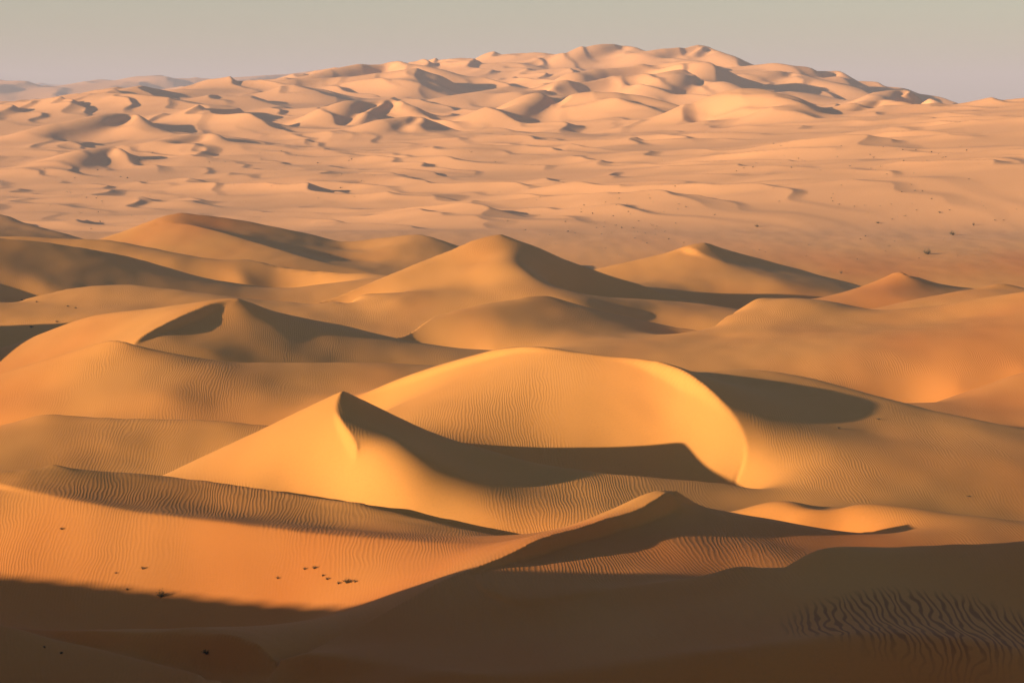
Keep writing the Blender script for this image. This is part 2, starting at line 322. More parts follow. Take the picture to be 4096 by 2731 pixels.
def soften(a, n):                       # takes the grid teeth off the crests
    for _ in range(n):
        b = a.copy(); b[1:-1] = (a[:-2] + 2 * a[1:-1] + a[2:]) / 4; a = b.copy()
        b[:, 1:-1] = (a[:, :-2] + 2 * a[:, 1:-1] + a[:, 2:]) / 4; a = b
    return a
def despike(a, lim):
    m = soften(a, 30); return np.clip(a, m - lim, m + lim)
SHEET = soften(despike(SHEET, 1.3), 1)
print('sheet', round(time.time() - T0, 1), 's')
def sheet_z(S_, rng_, x, y):
    nr, nc = S_.shape; y = np.clip(y, *rng_); l0, l1 = math.log(rng_[0]), math.log(rng_[1])
    c = np.clip((x / y + STX) / (2 * STX) * (nc - 1), 0, nc - 1.001); r = np.clip((np.log(y) - l0) / (l1 - l0) * (nr - 1), 0, nr - 1.001)
    ci, ri = c.astype(int), r.astype(int); cf, rf = c - ci, r - ri
    return S_[ri, ci] * (1 - cf) * (1 - rf) + S_[ri, ci + 1] * cf * (1 - rf) + S_[ri + 1, ci] * (1 - cf) * rf + S_[ri + 1, ci + 1] * cf * rf

# ---- dunes beside and under the viewpoint (outside the picture; they cast the long foreground shade)
d = dune('sand_dune', 'tall shaded dune standing outside the picture beside the viewpoint')
ridge(d, [(-330, 330, 5), (-230, 255, 14), (-165, 206, 19.2), (-140, 196, 19.3), (-118, 184, 19.2), (-104, 171, 21.5), (-97, 164, 26), (-92, 156, 33), (-84, 138, 39), (-50, 75, 40.5), (-12, 14, 38.2), (0, -6, 38.2), (40, -30, 36)], 0.64, 0.5, pl=1.08, pr=1.5, mode='x')
ridge(d, [(-175, 500, 3), (-150, 470, 16), (-120, 440, 12), (-100, 425, 3)], 0.5, 0.5, mode='x')
# ---- the great far dune complex: a second sheet over its own crest lines
FAR = 'dunes on the far rise'
FLINES = []; FAR_D = (860.0, 3700.0)
def far(label, *rs, off=(-0.15, 2.5)):
    """rs: (points (u, v, height of the highest one above the rise), dark) - dark: the right side is a steep slip face"""
    d = dune('sand_dune', label, FAR)
    pk = max((p for r in rs for p in r[0]), key=lambda q: q[2]); u, v, h = pk; h *= 0.62
    tx, tz = ray(u, v); Ds = np.arange(900, 3600, 3.0)
    g = (CAM_H + tz * Ds) - (base_z(tx * Ds, Ds) + h)
    D0 = Ds[np.argmax(g < 0)] if (g < 0).any() else Ds[np.argmin(g)]
    for pts, dark in rs:
        W = np.array([at(p[0], p[1], D0 + off[0] * (p[0] - u) / FPX * D0 - off[1] * (p[1] - v)) for p in pts])
        S = spline(W, 1.2); FLINES.append((d, S, 4.0, True))
        hh = np.clip(S[:, 2] - base_z(S[:, 0], S[:, 1]), 0, None)
        T = np.gradient(S[:, :2], axis=0); T /= np.linalg.norm(T, axis=1, keepdims=True) + 1e-9
        Nn = np.stack([-T[:, 1], T[:, 0]], 1); Nx = Nn * np.sign(Nn[:, :1] + 1e-9); Ny = Nn * np.sign(Nn[:, 1:] + 1e-9)
        sm = np.convolve(np.pad((Nx[:, 0] > 0.45).astype(float), 6, 'edge'), np.ones(13) / 13, 'valid') > 0.9
        if dark:
            run = np.clip(hh * 0.7, 2, 11) * dark
            for f in (0.5, 1.0):
                Q = S.copy(); Q[:, :2] += Nx * (run * f)[:, None]; Q[:, 2] -= run * f * 0.6
                k = sm & (hh > 2)
                if k.any(): FLINES.append((d, Q[k][::2], 0.5, False))
        k = (Ny[:, 1] > 0.8) & (hh > 2)
        Q = S.copy(); Q[:, :2] += Ny * 8; Q[:, 2] -= np.minimum(3.6, hh * 0.6)
        if k.any(): FLINES.append((d, Q[k][::3], 0.3, False))
far('far dark topped dune on the skyline, left of the highest summit', ([(700, 185, 6), (790, 165, 14), (890, 139, 26), (960, 150, 16), (1040, 166, 6)], 1))
far('far dune with a hooked bright crest and dark slip, below the dark topped one', ([(640, 195, 3), (745, 178, 10), (890, 167, 16), (1010, 171, 20), (1032, 180, 20), (1024, 192, 14), (1045, 203, 5)], 1))
far('far dune with a zigzag bright crest and dark right side, in the middle of the rise', ([(700, 290, 3), (760, 277, 6), (840, 238, 16), (895, 225, 20), (920, 232, 12), (960, 245, 4)], 1), ([(897, 224, 20), (850, 250, 14), (838, 266, 12), (818, 288, 3)], 1))
far('far little dune with a hooked tip, right under the zigzag crest', ([(880, 295, 2), (920, 282, 6), (960, 271, 10), (973, 277, 8), (970, 287, 3)], 1))
far('far lit dune with a dark hooked slip near the left border', ([(60, 292, 2), (110, 281, 4), (230, 262, 9), (300, 243, 14), (335, 257, 6), (350, 268, 2)], 1))
far('far small dark faced dune standing alone at the left of the rise', ([(400, 294, 2), (440, 287, 6), (485, 281, 9), (525, 296, 3)], 1))
far('far tiny dune with a bright left face below the dark hooked slip', ([(180, 330, 2), (220, 315, 5), (260, 298, 9), (283, 308, 3)], 1))
far('far skyline dune with a pointed summit, left one of the twin tops', ([(1330, 128, 4), (1380, 115, 12), (1436, 100, 22), (1500, 121, 8), (1540, 130, 3)], 1))
far('far skyline dune with a pointed summit, right one of the twin tops', ([(1520, 122, 5), (1580, 109, 14), (1622, 102, 22), (1670, 122, 12), (1720, 138, 5)], 1), ([(1622, 102, 22), (1598, 122, 8)], 1))
far('far dune with a long pale back and a dark curled end, under the twin tops', ([(1340, 172, 3), (1396, 158, 8), (1526, 141, 14), (1640, 148, 18), (1681, 163, 20), (1668, 178, 14), (1640, 186, 4)], 1))
far('far great dune with a bright wide left face and a zigzag dark crest, right of centre', ([(1230, 205, 3), (1300, 187, 10), (1406, 172, 16), (1500, 165, 22), (1566, 160, 26), (1586, 169, 26), (1572, 190, 22), (1542, 206, 18), (1536, 222, 12), (1545, 240, 3)], 1), ([(1586, 169, 26), (1650, 184, 20), (1721, 203, 16), (1811, 243, 5)], 1))
far('far red tinged pyramid dune with a long brown right flank, at the middle of the rise', ([(1170, 290, 3), (1240, 250, 14), (1297, 214, 24), (1330, 221, 20), (1400, 228, 15), (1496, 243, 10), (1651, 302, 2)], 1), ([(1297, 214, 24), (1300, 240, 14), (1310, 262, 4)], 0))
far('far dune with a short dark hook at the right, red sand to its left', ([(1640, 250, 3), (1746, 248, 8), (1848, 274, 14), (1874, 302, 4)], 1))
far('far dune with an upright curved crest and a wide dark right flank near the right end of the rise', ([(1930, 296, 2), (2000, 266, 10), (2045, 232, 20), (2071, 199, 28), (2110, 212, 22), (2156, 227, 16), (2276, 263, 4)], 0.5))
far('far dark hump on the skyline, right of the twin tops', ([(1860, 178, 4), (1896, 166, 14), (1921, 157, 20), (1996, 198, 6)], 1))
far('far dune with a short upright bright end and a long dark band, under the dark skyline hump', ([(1740, 182, 3), (1800, 169, 10), (1818, 164, 14), (1900, 186, 10), (1996, 208, 4)], 1))
far('far low bright dune patch enclosed by dark bands', ([(1760, 214, 2), (1806, 201, 9), (1871, 210, 8), (1885, 218, 3)], 0))
far('far dark crested dune low on the right of the rise', ([(1930, 318, 2), (1975, 300, 6), (2021, 282, 11), (2076, 297, 5), (2120, 312, 2)], 1))
far('far pale dune with a small hooked end at the right border of the rise', ([(2100, 300, 3), (2121, 280, 8), (2220, 276, 10), (2352, 266, 12), (2500, 260, 10)], 0))
far('far dune with a broken dark edge in the plain, left of the great zigzag dune', ([(1040, 215, 3), (1110, 200, 9), (1180, 190, 15), (1230, 200, 8), (1290, 215, 3)], 0))
far('far smooth dune with a brown right half, left of the zigzag crest', ([(520, 225, 3), (620, 208, 8), (680, 200, 10), (800, 222, 7), (900, 250, 2)], 0))

_pp = np.concatenate([S[::6] for d, S, w, c in FLINES])
for yy in np.geomspace(*FAR_D, 60):
    for xx in np.linspace(-STX, STX, 45):
        q = np.array([xx * yy, yy])
        if ((_pp[:, 0] - q[0]) ** 2 + ((_pp[:, 1] - q[1]) * 0.7) ** 2).min() > 38 ** 2:
            FLINES.append((-1, np.array([(q[0], q[1], float(base_z(q[0], q[1])))]), 0.8, False))
FSHEET = solve_sheet(FLINES, *FAR_D, 22.0, ((76, 110, 160), (151, 220, 130), (301, 430, 100), (751, 1000, 80)), creased=False)
FSHEET = despike(FSHEET, 6.0)
FSHEET = soften(FSHEET, 1)
print('far sheet', round(time.time() - T0, 1), 's')


# ------------------------------------------------------------------ evaluate the height field on a sheet that fans out from the viewpoint
def axis_x():
    core = np.linspace(-0.192, 0.192, 960)
    side = 0.192 + np.cumsum(np.geomspace(0.0006, 0.09, 40))
    left = 0.192 + np.cumsum(np.concatenate([np.geomspace(0.0006, 0.012, 150), np.linspace(0.02, 0.1, 9)]))
    return np.concatenate([-left[::-1], core, side])
def axis_y():
    segs = [np.geomspace(3, 120, 40, endpoint=False), np.geomspace(120, 185, 60, endpoint=False), np.geomspace(185, 420, 440, endpoint=False), np.geomspace(420, 760, 250, endpoint=False),
            np.geomspace(760, 1600, 270, endpoint=False), np.geomspace(1600, 3500, 400, endpoint=False), np.geomspace(3500, 9500, 90, endpoint=False), np.geomspace(9500, 24000, 12)]
    return np.concatenate(segs)
TX, YY = axis_x(), axis_y()
NX, NY = len(TX), len(YY)
X = (TX[None, :] * YY[:, None]); Y = np.repeat(YY[:, None], NX, 1)
B = base_z(X, Y)
far = sstep(650, 950, Y)
mega = sstep(1500, 2000, Y) * (1 - sstep(3600, 4200, Y))
dist = sstep(3800, 4600, Y)
inx = 1 - sstep(0.21, 0.25, np.abs(X / np.maximum(Y, 1)))
def on_rows(y0, y1, f):                 # evaluate a costly term only on the rows where it counts
    o = np.zeros(X.shape); r0, r1 = np.searchsorted(YY, [y0, y1]); o[r0:r1] = f(X[r0:r1], Y[r0:r1]); return o
NEARW = (1 - sstep(840, 890, Y)) * sstep(170, 182, Y) * inx
FARW = sstep(880, 930, Y) * (1 - sstep(3450, 3650, Y)) * inx
FP = np.concatenate([S[::5] for d, S, w, c in FLINES if d >= 0])
FD = np.full(X.shape, 1e3)               # distance to the far crest lines, coarse
_r = np.nonzero((YY > 1300) & (YY < 3600))[0]; _c = np.nonzero(np.abs(TX) < 0.24)[0]
for r in range(_r[0], _r[-1] + 1, 3):
    a = (TX[_c[::4]] * YY[r])[:, None]; m = np.abs(FP[:, 1] - YY[r]) < 90
    if m.any():
        dd = np.sqrt(((a - FP[None, m, 0]) ** 2 + (YY[r] - FP[None, m, 1]) ** 2).min(1))
        FD[r:r + 3, _c[0]:_c[-1] + 1] = np.repeat(dd, 4)[:len(_c)]
FD = soften(np.minimum(FD, 80), 10)
calm = sstep(12, 60, FD)
far_ = sstep(800, 1000, Y); mega = sstep(1500, 2000, Y) * (1 - sstep(3600, 4200, Y)); dist = sstep(3800, 4600, Y)
und = far_ * (1 - mega) * on_rows(780, 2100, lambda x, y: 3.5 * dune_train(x, y, 130, 0.75, 21) + 4.0 * dune_train(x, y, 52, 0.5, 31) + 2.2 * dune_train(x, y, 27, 0.4, 36) - 3.5 + 2.0 * gnoise(x / 160, y / 220, 13))
und = und + mega * (0.45 + 0.55 * calm) * on_rows(1450, 4300, lambda x, y: 12.0 * dune_train(x, y, 150, 0.45, 41) + 9.5 * dune_train(x, y, 70, 0.3, 51) + 4.5 * dune_train(x, y, 38, 0.2, 56) - 8.0)
und = und + dist * on_rows(3700, 30000, lambda x, y: (120 - 60 * sstep(-0.02, 0.06, x / y)) * dune_train(x, y, 1100, 0.2, 61) + 45 * dune_train(x, y, 420, 0.1, 71) + 12 * dune_train(x, y, 150, 0.2, 76) + 30 - 54 * sstep(-0.03, 0.05, x / y))
und = und * np.where(Y < 3500, 0.6 + 0.4 * sstep(-0.17, -0.02, X / np.maximum(Y, 1)), 1.0)
und = soften(und, 1)
und = und + sstep(820, 960, Y) * (1 - sstep(1400, 2200, Y)) * (0.05 * X + 0.05 * (X + np.sqrt(X * X + 900)) / 2)
und2 = on_rows(160, 900, lambda x, y: 0.22 * gnoise(x / 14, y / 26, 14) + 0.10 * gnoise(x / 5, y / 9, 15))
Z = B * (1 - NEARW - FARW) + sheet_z(SHEET, NEAR_D, X, Y) * NEARW + sheet_z(FSHEET, FAR_D, X, Y) * FARW + und2 * NEARW + und * (1 - NEARW)
print('fields', round(time.time() - T0, 1), 's')
OWN = np.full(Z.shape, -1, np.int16); CD = np.full(Z.shape, 1e6, np.float32)
# each piece of the near sheet belongs to the dune whose lines lie closest
_s = [(d, S[::12]) for d, S, w, c in LINES if d >= 0]
_id = np.concatenate([np.full(len(S), d) for d, S in _s]); _p = np.concatenate([S for d, S in _s])
_pa, _pb = (_p[:, 0] / _p[:, 1] * 2.2).astype(np.float32), np.log(_p[:, 1]).astype(np.float32)
_rr = np.nonzero((YY > 172) & (YY < 850))[0]; _cc = np.nonzero(np.abs(TX) < 0.24)[0]
for r in range(_rr[0], _rr[-1] + 1, 2):
    a = TX[_cc[::2]].astype(np.float32) * 2.2; b = np.float32(math.log(YY[r]))
    j = _id[np.argmin((a[:, None] - _pa[None]) ** 2 + (b - _pb[None]) ** 2, 1)]
    OWN[r:r + 2, _cc[0]:_cc[-1] + 1] = np.repeat(j, 2)[:len(_cc)]
_fs = [(d, S[::6]) for d, S, w, c in FLINES if d >= 0 and c]
_id = np.concatenate([np.full(len(S), d) for d, S in _fs]); _p = np.concatenate([S for d, S in _fs])
for r in range(_r[0], _r[-1] + 1, 2):
    m = np.abs(_p[:, 1] - YY[r]) < 70
    if not m.any(): continue
    a = (TX[_c[::2]] * YY[r])[:, None]
    q = (a - _p[None, m, 0]) ** 2 + (YY[r] - _p[None, m, 1]) ** 2; jj = np.argmin(q, 1)
    own = np.where(q[np.arange(len(jj)), jj] < 42 ** 2, _id[m][jj], -1)
    OWN[r:r + 2, _c[0]:_c[-1] + 1] = np.repeat(own, 2)[:len(_c)]
def window(x0, x1, y0, y1):
    r0, r1 = np.searchsorted(YY, [y0, y1])
    if r1 - r0 < 1: return None
    ya, yb = max(YY[r0], 1), YY[min(r1, NY - 1)]
    c0, c1 = np.searchsorted(TX, [min(x0 / ya, x0 / yb), max(x1 / ya, x1 / yb)])
    return None if c1 - c0 < 1 else (r0, r1, c0, c1)
Xf, Yf = X.astype(np.float32), Y.astype(np.float32)
for R in RIDGES:
    S = R['S'].astype(np.float32); n = len(S) - 1
    h = np.maximum(S[:, 2] - base_z(S[:, 0], S[:, 1]), 0.02).astype(np.float32)
    pmax = max(R['pl'], R['pr']); wins = []
    for i in range(n):
        hm = max(h[i], h[i + 1]); sm = max(0.06, S[i:i + 2, 3:].min()); rc = min(pmax * hm / sm + 2.5 * R['rnd'], 420)
        wins.append(window(min(S[i, 0], S[i+1, 0]) - rc, max(S[i, 0], S[i+1, 0]) + rc, min(S[i, 1], S[i+1, 1]) - rc, max(S[i, 1], S[i+1, 1]) + rc))
    ok = [w for w in wins if w]
    if not ok: continue
    R0, R1, C0, C1 = min(w[0] for w in ok), max(w[1] for w in ok), min(w[2] for w in ok), max(w[3] for w in ok)
    U = np.zeros((R1 - R0, C1 - C0), np.float32); DD = np.full(U.shape, 1e6, np.float32)
    rnd = np.float32(R['rnd'])
    def seg(i, wv):
        sl_ = (slice(wv[0], wv[1]), slice(wv[2], wv[3])); so = (slice(wv[0] - R0, wv[1] - R0), slice(wv[2] - C0, wv[3] - C0))
        e = S[i + 1] - S[i]; L = np.float32(math.hypot(e[0], e[1]) + 1e-6); ex, ey = e[0] / L, e[1] / L
        px = Xf[sl_] - S[i, 0]; py = Yf[sl_] - S[i, 1]
        al = px * ex + py * ey; lat = ex * py - ey * px
        t = np.clip(al / L, 0, 1); ov = al - t * L
        return so, e, t, lat, np.sqrt(lat * lat + ov * ov), px, py, L
    SIDE = np.zeros(U.shape, np.float32)
    tg = np.diff(S[:, :2], axis=0); tg /= np.linalg.norm(tg, axis=1, keepdims=True) + 1e-9
    nm = np.stack([-tg[:, 1], tg[:, 0]], 1); VN = np.zeros((n + 1, 2), np.float32)
    VN[1:-1] = nm[1:] + nm[:-1]; VN /= np.linalg.norm(VN, axis=1, keepdims=True) + 1e-9
    for i, wv in enumerate(wins):           # which side of the whole crest line each point lies on
        if not wv: continue
        so, e, t, lat, d, px, py, L = seg(i, wv)
        if i > 0: lat = np.where(t <= 0, px * VN[i, 0] + py * VN[i, 1], lat)
        if i < n - 1: lat = np.where(t >= 1, (px - e[0]) * VN[i + 1, 0] + (py - e[1]) * VN[i + 1, 1], lat)
        m = d < DD[so]
        DD[so][m] = d[m]; SIDE[so][m] = (lat / np.maximum(d, 0.01))[m]
    SIDE = 0.5 + 0.5 * np.clip(1.4 * SIDE, -1, 1)
    for i, wv in enumerate(wins):           # the highest flank of all crest pieces
        if not wv: continue
        so, e, t, lat, d, px, py, L = seg(i, wv); w = SIDE[so]
        s = S[i, 3] * w + S[i, 4] * (1 - w) + t * (e[3] * w + e[4] * (1 - w))
        p = R['pl'] * w + R['pr'] * (1 - w); hz = h[i] + t * (h[i + 1] - h[i])
        de = np.sqrt(d * d + rnd * rnd) - rnd
        gg = np.clip(1 - de * s / (hz * p), 0, 1)
        np.maximum(U[so], hz * np.exp(p * np.log(gg + 1e-9)), out=U[so])
    sl_ = (slice(R0, R1), slice(C0, C1))
    hp = max(float(h.max()), 0.1); gq = np.clip(U / hp, 0, 1)
    zr = B[sl_] + U
    zr = np.where(U <= 0.0, -1e3, zr)
    zc = Z[sl_]; k = R['k']
    own = (zr > zc) & (U > 0.15)
    q = np.clip(k - np.abs(zr - zc), 0, None)
    Z[sl_] = np.maximum(zr, zc) + q * q / (4 * k)
    OWN[sl_][own] = R['d']
    cd = CD[sl_]; np.minimum(cd, np.where(own | (np.abs(zr - zc) < 1), DD, 1e6), out=cd)
print('height field', NX, NY, round(time.time() - T0, 1), 's')

# normals of the height field
Px = np.stack([X, Y, Z], -1)
du = np.empty_like(Px); dv = np.empty_like(Px)
du[:, 1:-1] = Px[:, 2:] - Px[:, :-2]; du[:, 0] = Px[:, 1] - Px[:, 0]; du[:, -1] = Px[:, -1] - Px[:, -2]
dv[1:-1] = Px[2:] - Px[:-2]; dv[0] = Px[1] - Px[0]; dv[-1] = Px[-1] - Px[-2]
N = np.cross(du, dv); N /= np.linalg.norm(N, axis=-1, keepdims=True)
slope = np.degrees(np.arccos(np.clip(N[..., 2], -1, 1)))
U_ = 1176 + FPX * X / np.maximum(Y, 1)
def blob(u, D, ru, rd): return np.exp(-((U_ - u) / ru) ** 2 - ((Y - D) / rd) ** 2)
# colour zones of the sand: 0 golden, 1 iron red
tint = 0.92 * (1 - sstep(236, 276, Y)) + 0.75 * blob(2330, 415, 420, 60) + 0.65 * blob(1950, 575, 330, 40) + 0.5 * blob(-20, 380, 240, 40) + 0.35 * blob(2400, 300, 260, 30) + 0.4 * blob(560, 355, 300, 14) - 0.8 * blob(1440, 243, 190, 8) - 0.55 * blob(2080, 204, 420, 16) + 0.5 * blob(-50, 440, 250, 30)  # the gold at the sharp foreground crest's tip paints in sunlight
tint = tint + on_rows(700, 3700, lambda x, y: 1.5 * np.clip(gnoise(x / 90, y / 170, 81) + 0.5 * gnoise(x / 33, y / 60, 82) - 0.16, 0, 1))
tint = np.clip(tint + on_rows(160, 3700, lambda x, y: 0.35 * gnoise(x / 12, y / 28, 83)), 0, 1)
pale = sstep(720, 860, Y)               # far plain: pinker sand, also lightened in colour to pass for sunlit slopes
edge = on_rows(160, 300, lambda x, y: 3.0 * gnoise(x / 4, y / 7, 84))
coarse = on_rows(160, 300, lambda x, y: sstep(-0.8, 0.8, 4.2 - np.hypot((x - 28) / 2.2, (y - 190) / 2.4)) * 1.0)
coarse = np.clip(coarse + 0.15 * edge * (coarse > 0.02), 0, 1)
ripple = (1 - blob(1470, 244, 170, 9)) * (1 - sstep(21, 27, slope)) * (1 - 0.7 * sstep(0.14, 0.30, -N[..., 0])) * (1 - 0.999 * sstep(420, 900, Y)) 

# ------------------------------------------------------------------ materials
def sand_material():
    m = bpy.data.materials.new('sand'); m.use_nodes = True
    nt = m.node_tree; n, l = nt.nodes, nt.links
    bs = n['Principled BSDF']; bs.inputs['Roughness'].default_value = 0.9; bs.inputs['Specular IOR Level'].default_value = 0.15
    geo = n.new('ShaderNodeNewGeometry')
    def mapping(sx, sy, sz, rz=0):
        mp = n.new('ShaderNodeMapping'); mp.inputs['Scale'].default_value = (sx, sy, sz); mp.inputs['Rotation'].default_value = (0, 0, rz)
        l.new(geo.outputs['Position'], mp.inputs['Vector']); return mp.outputs[0]
    def noise(vec, scale, detail=3, rough=.55):
        t = n.new('ShaderNodeTexNoise'); t.inputs['Scale'].default_value = scale; t.inputs['Detail'].default_value = detail; t.inputs['Roughness'].default_value = rough
        l.new(vec, t.inputs['Vector']); return t.outputs['Fac']
    def math_(op, a, b=None, c=None):
        t = n.new('ShaderNodeMath'); t.operation = op
        for i, q in enumerate((a, b, c)):
            if q is None: continue
            if isinstance(q, (int, float)): t.inputs[i].default_value = q
            else: l.new(q, t.inputs[i])
        return t.outputs[0]
    def mixc(f, a, b):
        t = n.new('ShaderNodeMix'); t.data_type = 'RGBA'
        if isinstance(f, (int, float)): t.inputs[0].default_value = f
        else: l.new(f, t.inputs[0])
        for i, q in ((6, a), (7, b)):
            if isinstance(q, tuple): t.inputs[i].default_value = q + (1,)
            else: l.new(q, t.inputs[i])
        return t.outputs[2]
    def ramp(f, a, b):
        t = n.new('ShaderNodeMapRange'); t.inputs['From Min'].default_value = a; t.inputs['From Max'].default_value = b
        l.new(f, t.inputs['Value']); return t.outputs[0]
    def attr(name):
        a = n.new('ShaderNodeAttribute'); a.attribute_name = name; return a.outputs['Fac']
    # colour: golden sand, iron red sand by zone, paler streaks, sunlit lightening of the far plain, fine grain
    mid = ramp(noise(mapping(1, .5, 1, .3), 0.06, 2), .4, .7)
    fine = noise(mapping(1, 1, 1), 5.0, 2)
    col = mixc(attr('tint'), (0.65, 0.283, 0.07), (0.58, 0.18, 0.038))
    col = mixc(math_('MULTIPLY', mid, .3), col, (0.63, 0.285, 0.078))
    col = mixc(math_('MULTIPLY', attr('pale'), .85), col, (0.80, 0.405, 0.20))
    col = mixc(math_('MULTIPLY', ramp(fine, .45, .75), .16), col, (0.36, 0.15, 0.045))
    # wind ripples: crests run away from the viewer, bent and broken by noise
    sep = n.new('ShaderNodeSeparateXYZ'); l.new(geo.outputs['Position'], sep.inputs[0])
    w1 = noise(mapping(.16, .045, .2), 1.0, 1); w2 = noise(mapping(.8, .16, .8), 1.0, 1); w3 = noise(mapping(.03, .012, 0), 1.0, 1)
    ph = math_('ADD', sep.outputs['X'], math_('MULTIPLY', w1, 2.2))
    ph = math_('ADD', ph, math_('MULTIPLY', w2, .7))
    ph = math_('ADD', ph, math_('MULTIPLY', w3, 9.0))
    ph = math_('ADD', ph, math_('MULTIPLY', sep.outputs['Y'], 0.06))
    s = math_('SINE', math_('MULTIPLY', ph, 2 * math.pi / 0.31))
    s = math_('ADD', math_('MULTIPLY', s, .5), .5); s = math_('POWER', s, 1.4)
    at_ = n.new('ShaderNodeAttribute'); at_.attribute_name = 'ripple'
    pat = ramp(noise(mapping(.5, .25, .5), .12, 2), .38, .62)
    amp = math_('MULTIPLY', at_.outputs['Fac'], math_('ADD', math_('MULTIPLY', pat, .85), .2))
    hgt = math_('MULTIPLY', s, amp)
    # coarse ripples with dark heavy grains in the troughs
    ph2 = math_('ADD', math_('ADD', sep.outputs['X'], math_('MULTIPLY', w1, 3.0)), math_('MULTIPLY', w2, 1.4))
    s2 = math_('ADD', math_('MULTIPLY', math_('SINE', math_('MULTIPLY', ph2, 2 * math.pi / 0.55)), .5), .5)
    cz = attr('coarse')
    hgt = math_('ADD', math_('MULTIPLY', hgt, math_('SUBTRACT', 1.0, cz)), math_('MULTIPLY', math_('MULTIPLY', s2, cz), 2.0))
    tr = math_('MULTIPLY', math_('MULTIPLY', ramp(s2, .55, .1), cz), .6)
    col = mixc(tr, col, (0.16, 0.042, 0.016))
    l.new(col, bs.inputs['Base Color'])
    bp = n.new('ShaderNodeBump'); bp.inputs['Distance'].default_value = 0.012; bp.inputs['Strength'].default_value = 1.0
    l.new(hgt, bp.inputs['Height'])
    l.new(bp.outputs[0], bs.inputs['Normal'])
    return m
SAND = sand_material()


# ------------------------------------------------------------------ one mesh object for each dune, cut from the same sheet
def sheet(name, fmask, mat):
    idx = np.nonzero(fmask)
    a = idx[0] * NX + idx[1]
    quads = np.stack([a, a + 1, a + 1 + NX, a + NX], 1)
    used, inv = np.unique(quads, return_inverse=True)
    V = Px.reshape(-1, 3)[used]; Nn = N.reshape(-1, 3)[used]
    me = bpy.data.meshes.new(name)
    nq = len(quads)
    me.vertices.add(len(V)); me.vertices.foreach_set('co', V.astype(np.float32).ravel())
    me.loops.add(nq * 4); me.loops.foreach_set('vertex_index', inv.astype(np.int32).ravel())
    me.polygons.add(nq); me.polygons.foreach_set('loop_start', np.arange(0, nq * 4, 4, dtype=np.int32))
    me.polygons.foreach_set('loop_total', np.full(nq, 4, np.int32))
    me.polygons.foreach_set('use_smooth', np.ones(nq, bool))
    me.update(calc_edges=True)
    at_ = me.attributes.new('ripple', 'FLOAT', 'POINT'); at_.data.foreach_set('value', ripple.ravel()[used].astype(np.float32))
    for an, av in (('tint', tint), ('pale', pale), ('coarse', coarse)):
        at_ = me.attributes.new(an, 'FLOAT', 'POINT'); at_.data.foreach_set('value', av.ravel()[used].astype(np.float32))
    me.normals_split_custom_set_from_vertices(Nn.astype(np.float32))
    me.materials.append(mat)
    o = bpy.data.objects.new(name, me); scene.collection.objects.link(o)
    o['kind'] = 'structure'
    return o
FO = OWN[:-1, :-1]
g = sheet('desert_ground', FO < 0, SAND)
g['label'] = 'hazy orange desert plain of low dunes stretching to the skyline'; g['category'] = 'desert'
for i, (nm, lab, grp) in enumerate(DUNES):
    m = FO == i
    if m.sum() < 20: print('EMPTY dune', nm, lab); continue
    o = sheet(nm, m, SAND); o['label'] = lab; o['category'] = 'dune'
    if grp: o['group'] = grp

# ------------------------------------------------------------------ shrubs, each set where its spot in the sand lies
LX, LY = TX, np.log(YY)
def ground(x, y):
    c = np.interp(x / y, TX, np.arange(NX)); r = np.interp(y, YY, np.arange(NY)); c = min(c, NX - 1.001); r = min(r, NY - 1.001)
    ci, ri = int(c), int(r); cf, rf = c - ci, r - ri
    return Z[ri, ci] * (1 - cf) * (1 - rf) + Z[ri, ci + 1] * cf * (1 - rf) + Z[ri + 1, ci] * (1 - cf) * rf + Z[ri + 1, ci + 1] * cf * rf
def hit(u, v):
    tx, tz = ray(u, v); c = np.interp(tx, TX, np.arange(NX)); ci = int(c); cf = c - ci
    col = Z[:, ci] * (1 - cf) + Z[:, ci + 1] * cf; g = col - (CAM_H + tz * YY)
    k = np.nonzero((g > 0) & (YY > 165))[0]
    i = k[0]; f = g[i - 1] / (g[i - 1] - g[i]) if i else 0
    y = YY[i - 1] + f * (YY[i] - YY[i - 1]); return tx * y, y, ground(tx * y, y)
def plant_material(name, a, b):
    m = bpy.data.materials.new(name); m.use_nodes = True; nt = m.node_tree; bs = nt.nodes['Principled BSDF']; bs.inputs['Roughness'].default_value = .85
    nz = nt.nodes.new('ShaderNodeTexNoise'); nz.inputs['Scale'].default_value = 9
    mx = nt.nodes.new('ShaderNodeMix'); mx.data_type = 'RGBA'; mx.inputs[6].default_value = a + (1,); mx.inputs[7].default_value = b + (1,)
    nt.links.new(nz.outputs['Fac'], mx.inputs[0]); nt.links.new(mx.outputs[2], bs.inputs['Base Color']); return m
STEM = plant_material('dry_stem', (0.10, 0.06, 0.03), (0.17, 0.10, 0.05))
LEAF = plant_material('dusty_leaf', (0.035, 0.035, 0.014), (0.10, 0.085, 0.03))
def blades(rs, nb, r, h, w, lean, tip):
    """thin bent blades springing from a common root, as vertices and faces"""
    V, F = [], []
    for _ in range(nb):
        a = rs.uniform(0, 2 * math.pi); q = rs.uniform(0.15, 1) ** .7; L = h * rs.uniform(.55, 1.1); b0 = rs.uniform(0, .25) * r
        dx, dy = math.cos(a), math.sin(a); wd = w * rs.uniform(.6, 1.3); px, py = -dy * wd, dx * wd; base = len(V)
        for k in range(4):
            t = k / 3; rad = b0 + lean * r * q * t ** .85; z = L * (t - .62 * q * t * t) - .06; ww = 1 - tip * t
            jx, jy = rs.normal(0, .03 * r, 2) * t
            V += [(dx * rad + px * ww + jx, dy * rad + py * ww + jy, z), (dx * rad - px * ww + jx, dy * rad - py * ww + jy, z)]
        F += [(base + 2*k, base + 2*k + 1, base + 2*k + 3, base + 2*k + 2) for k in range(3)]
    return V, F
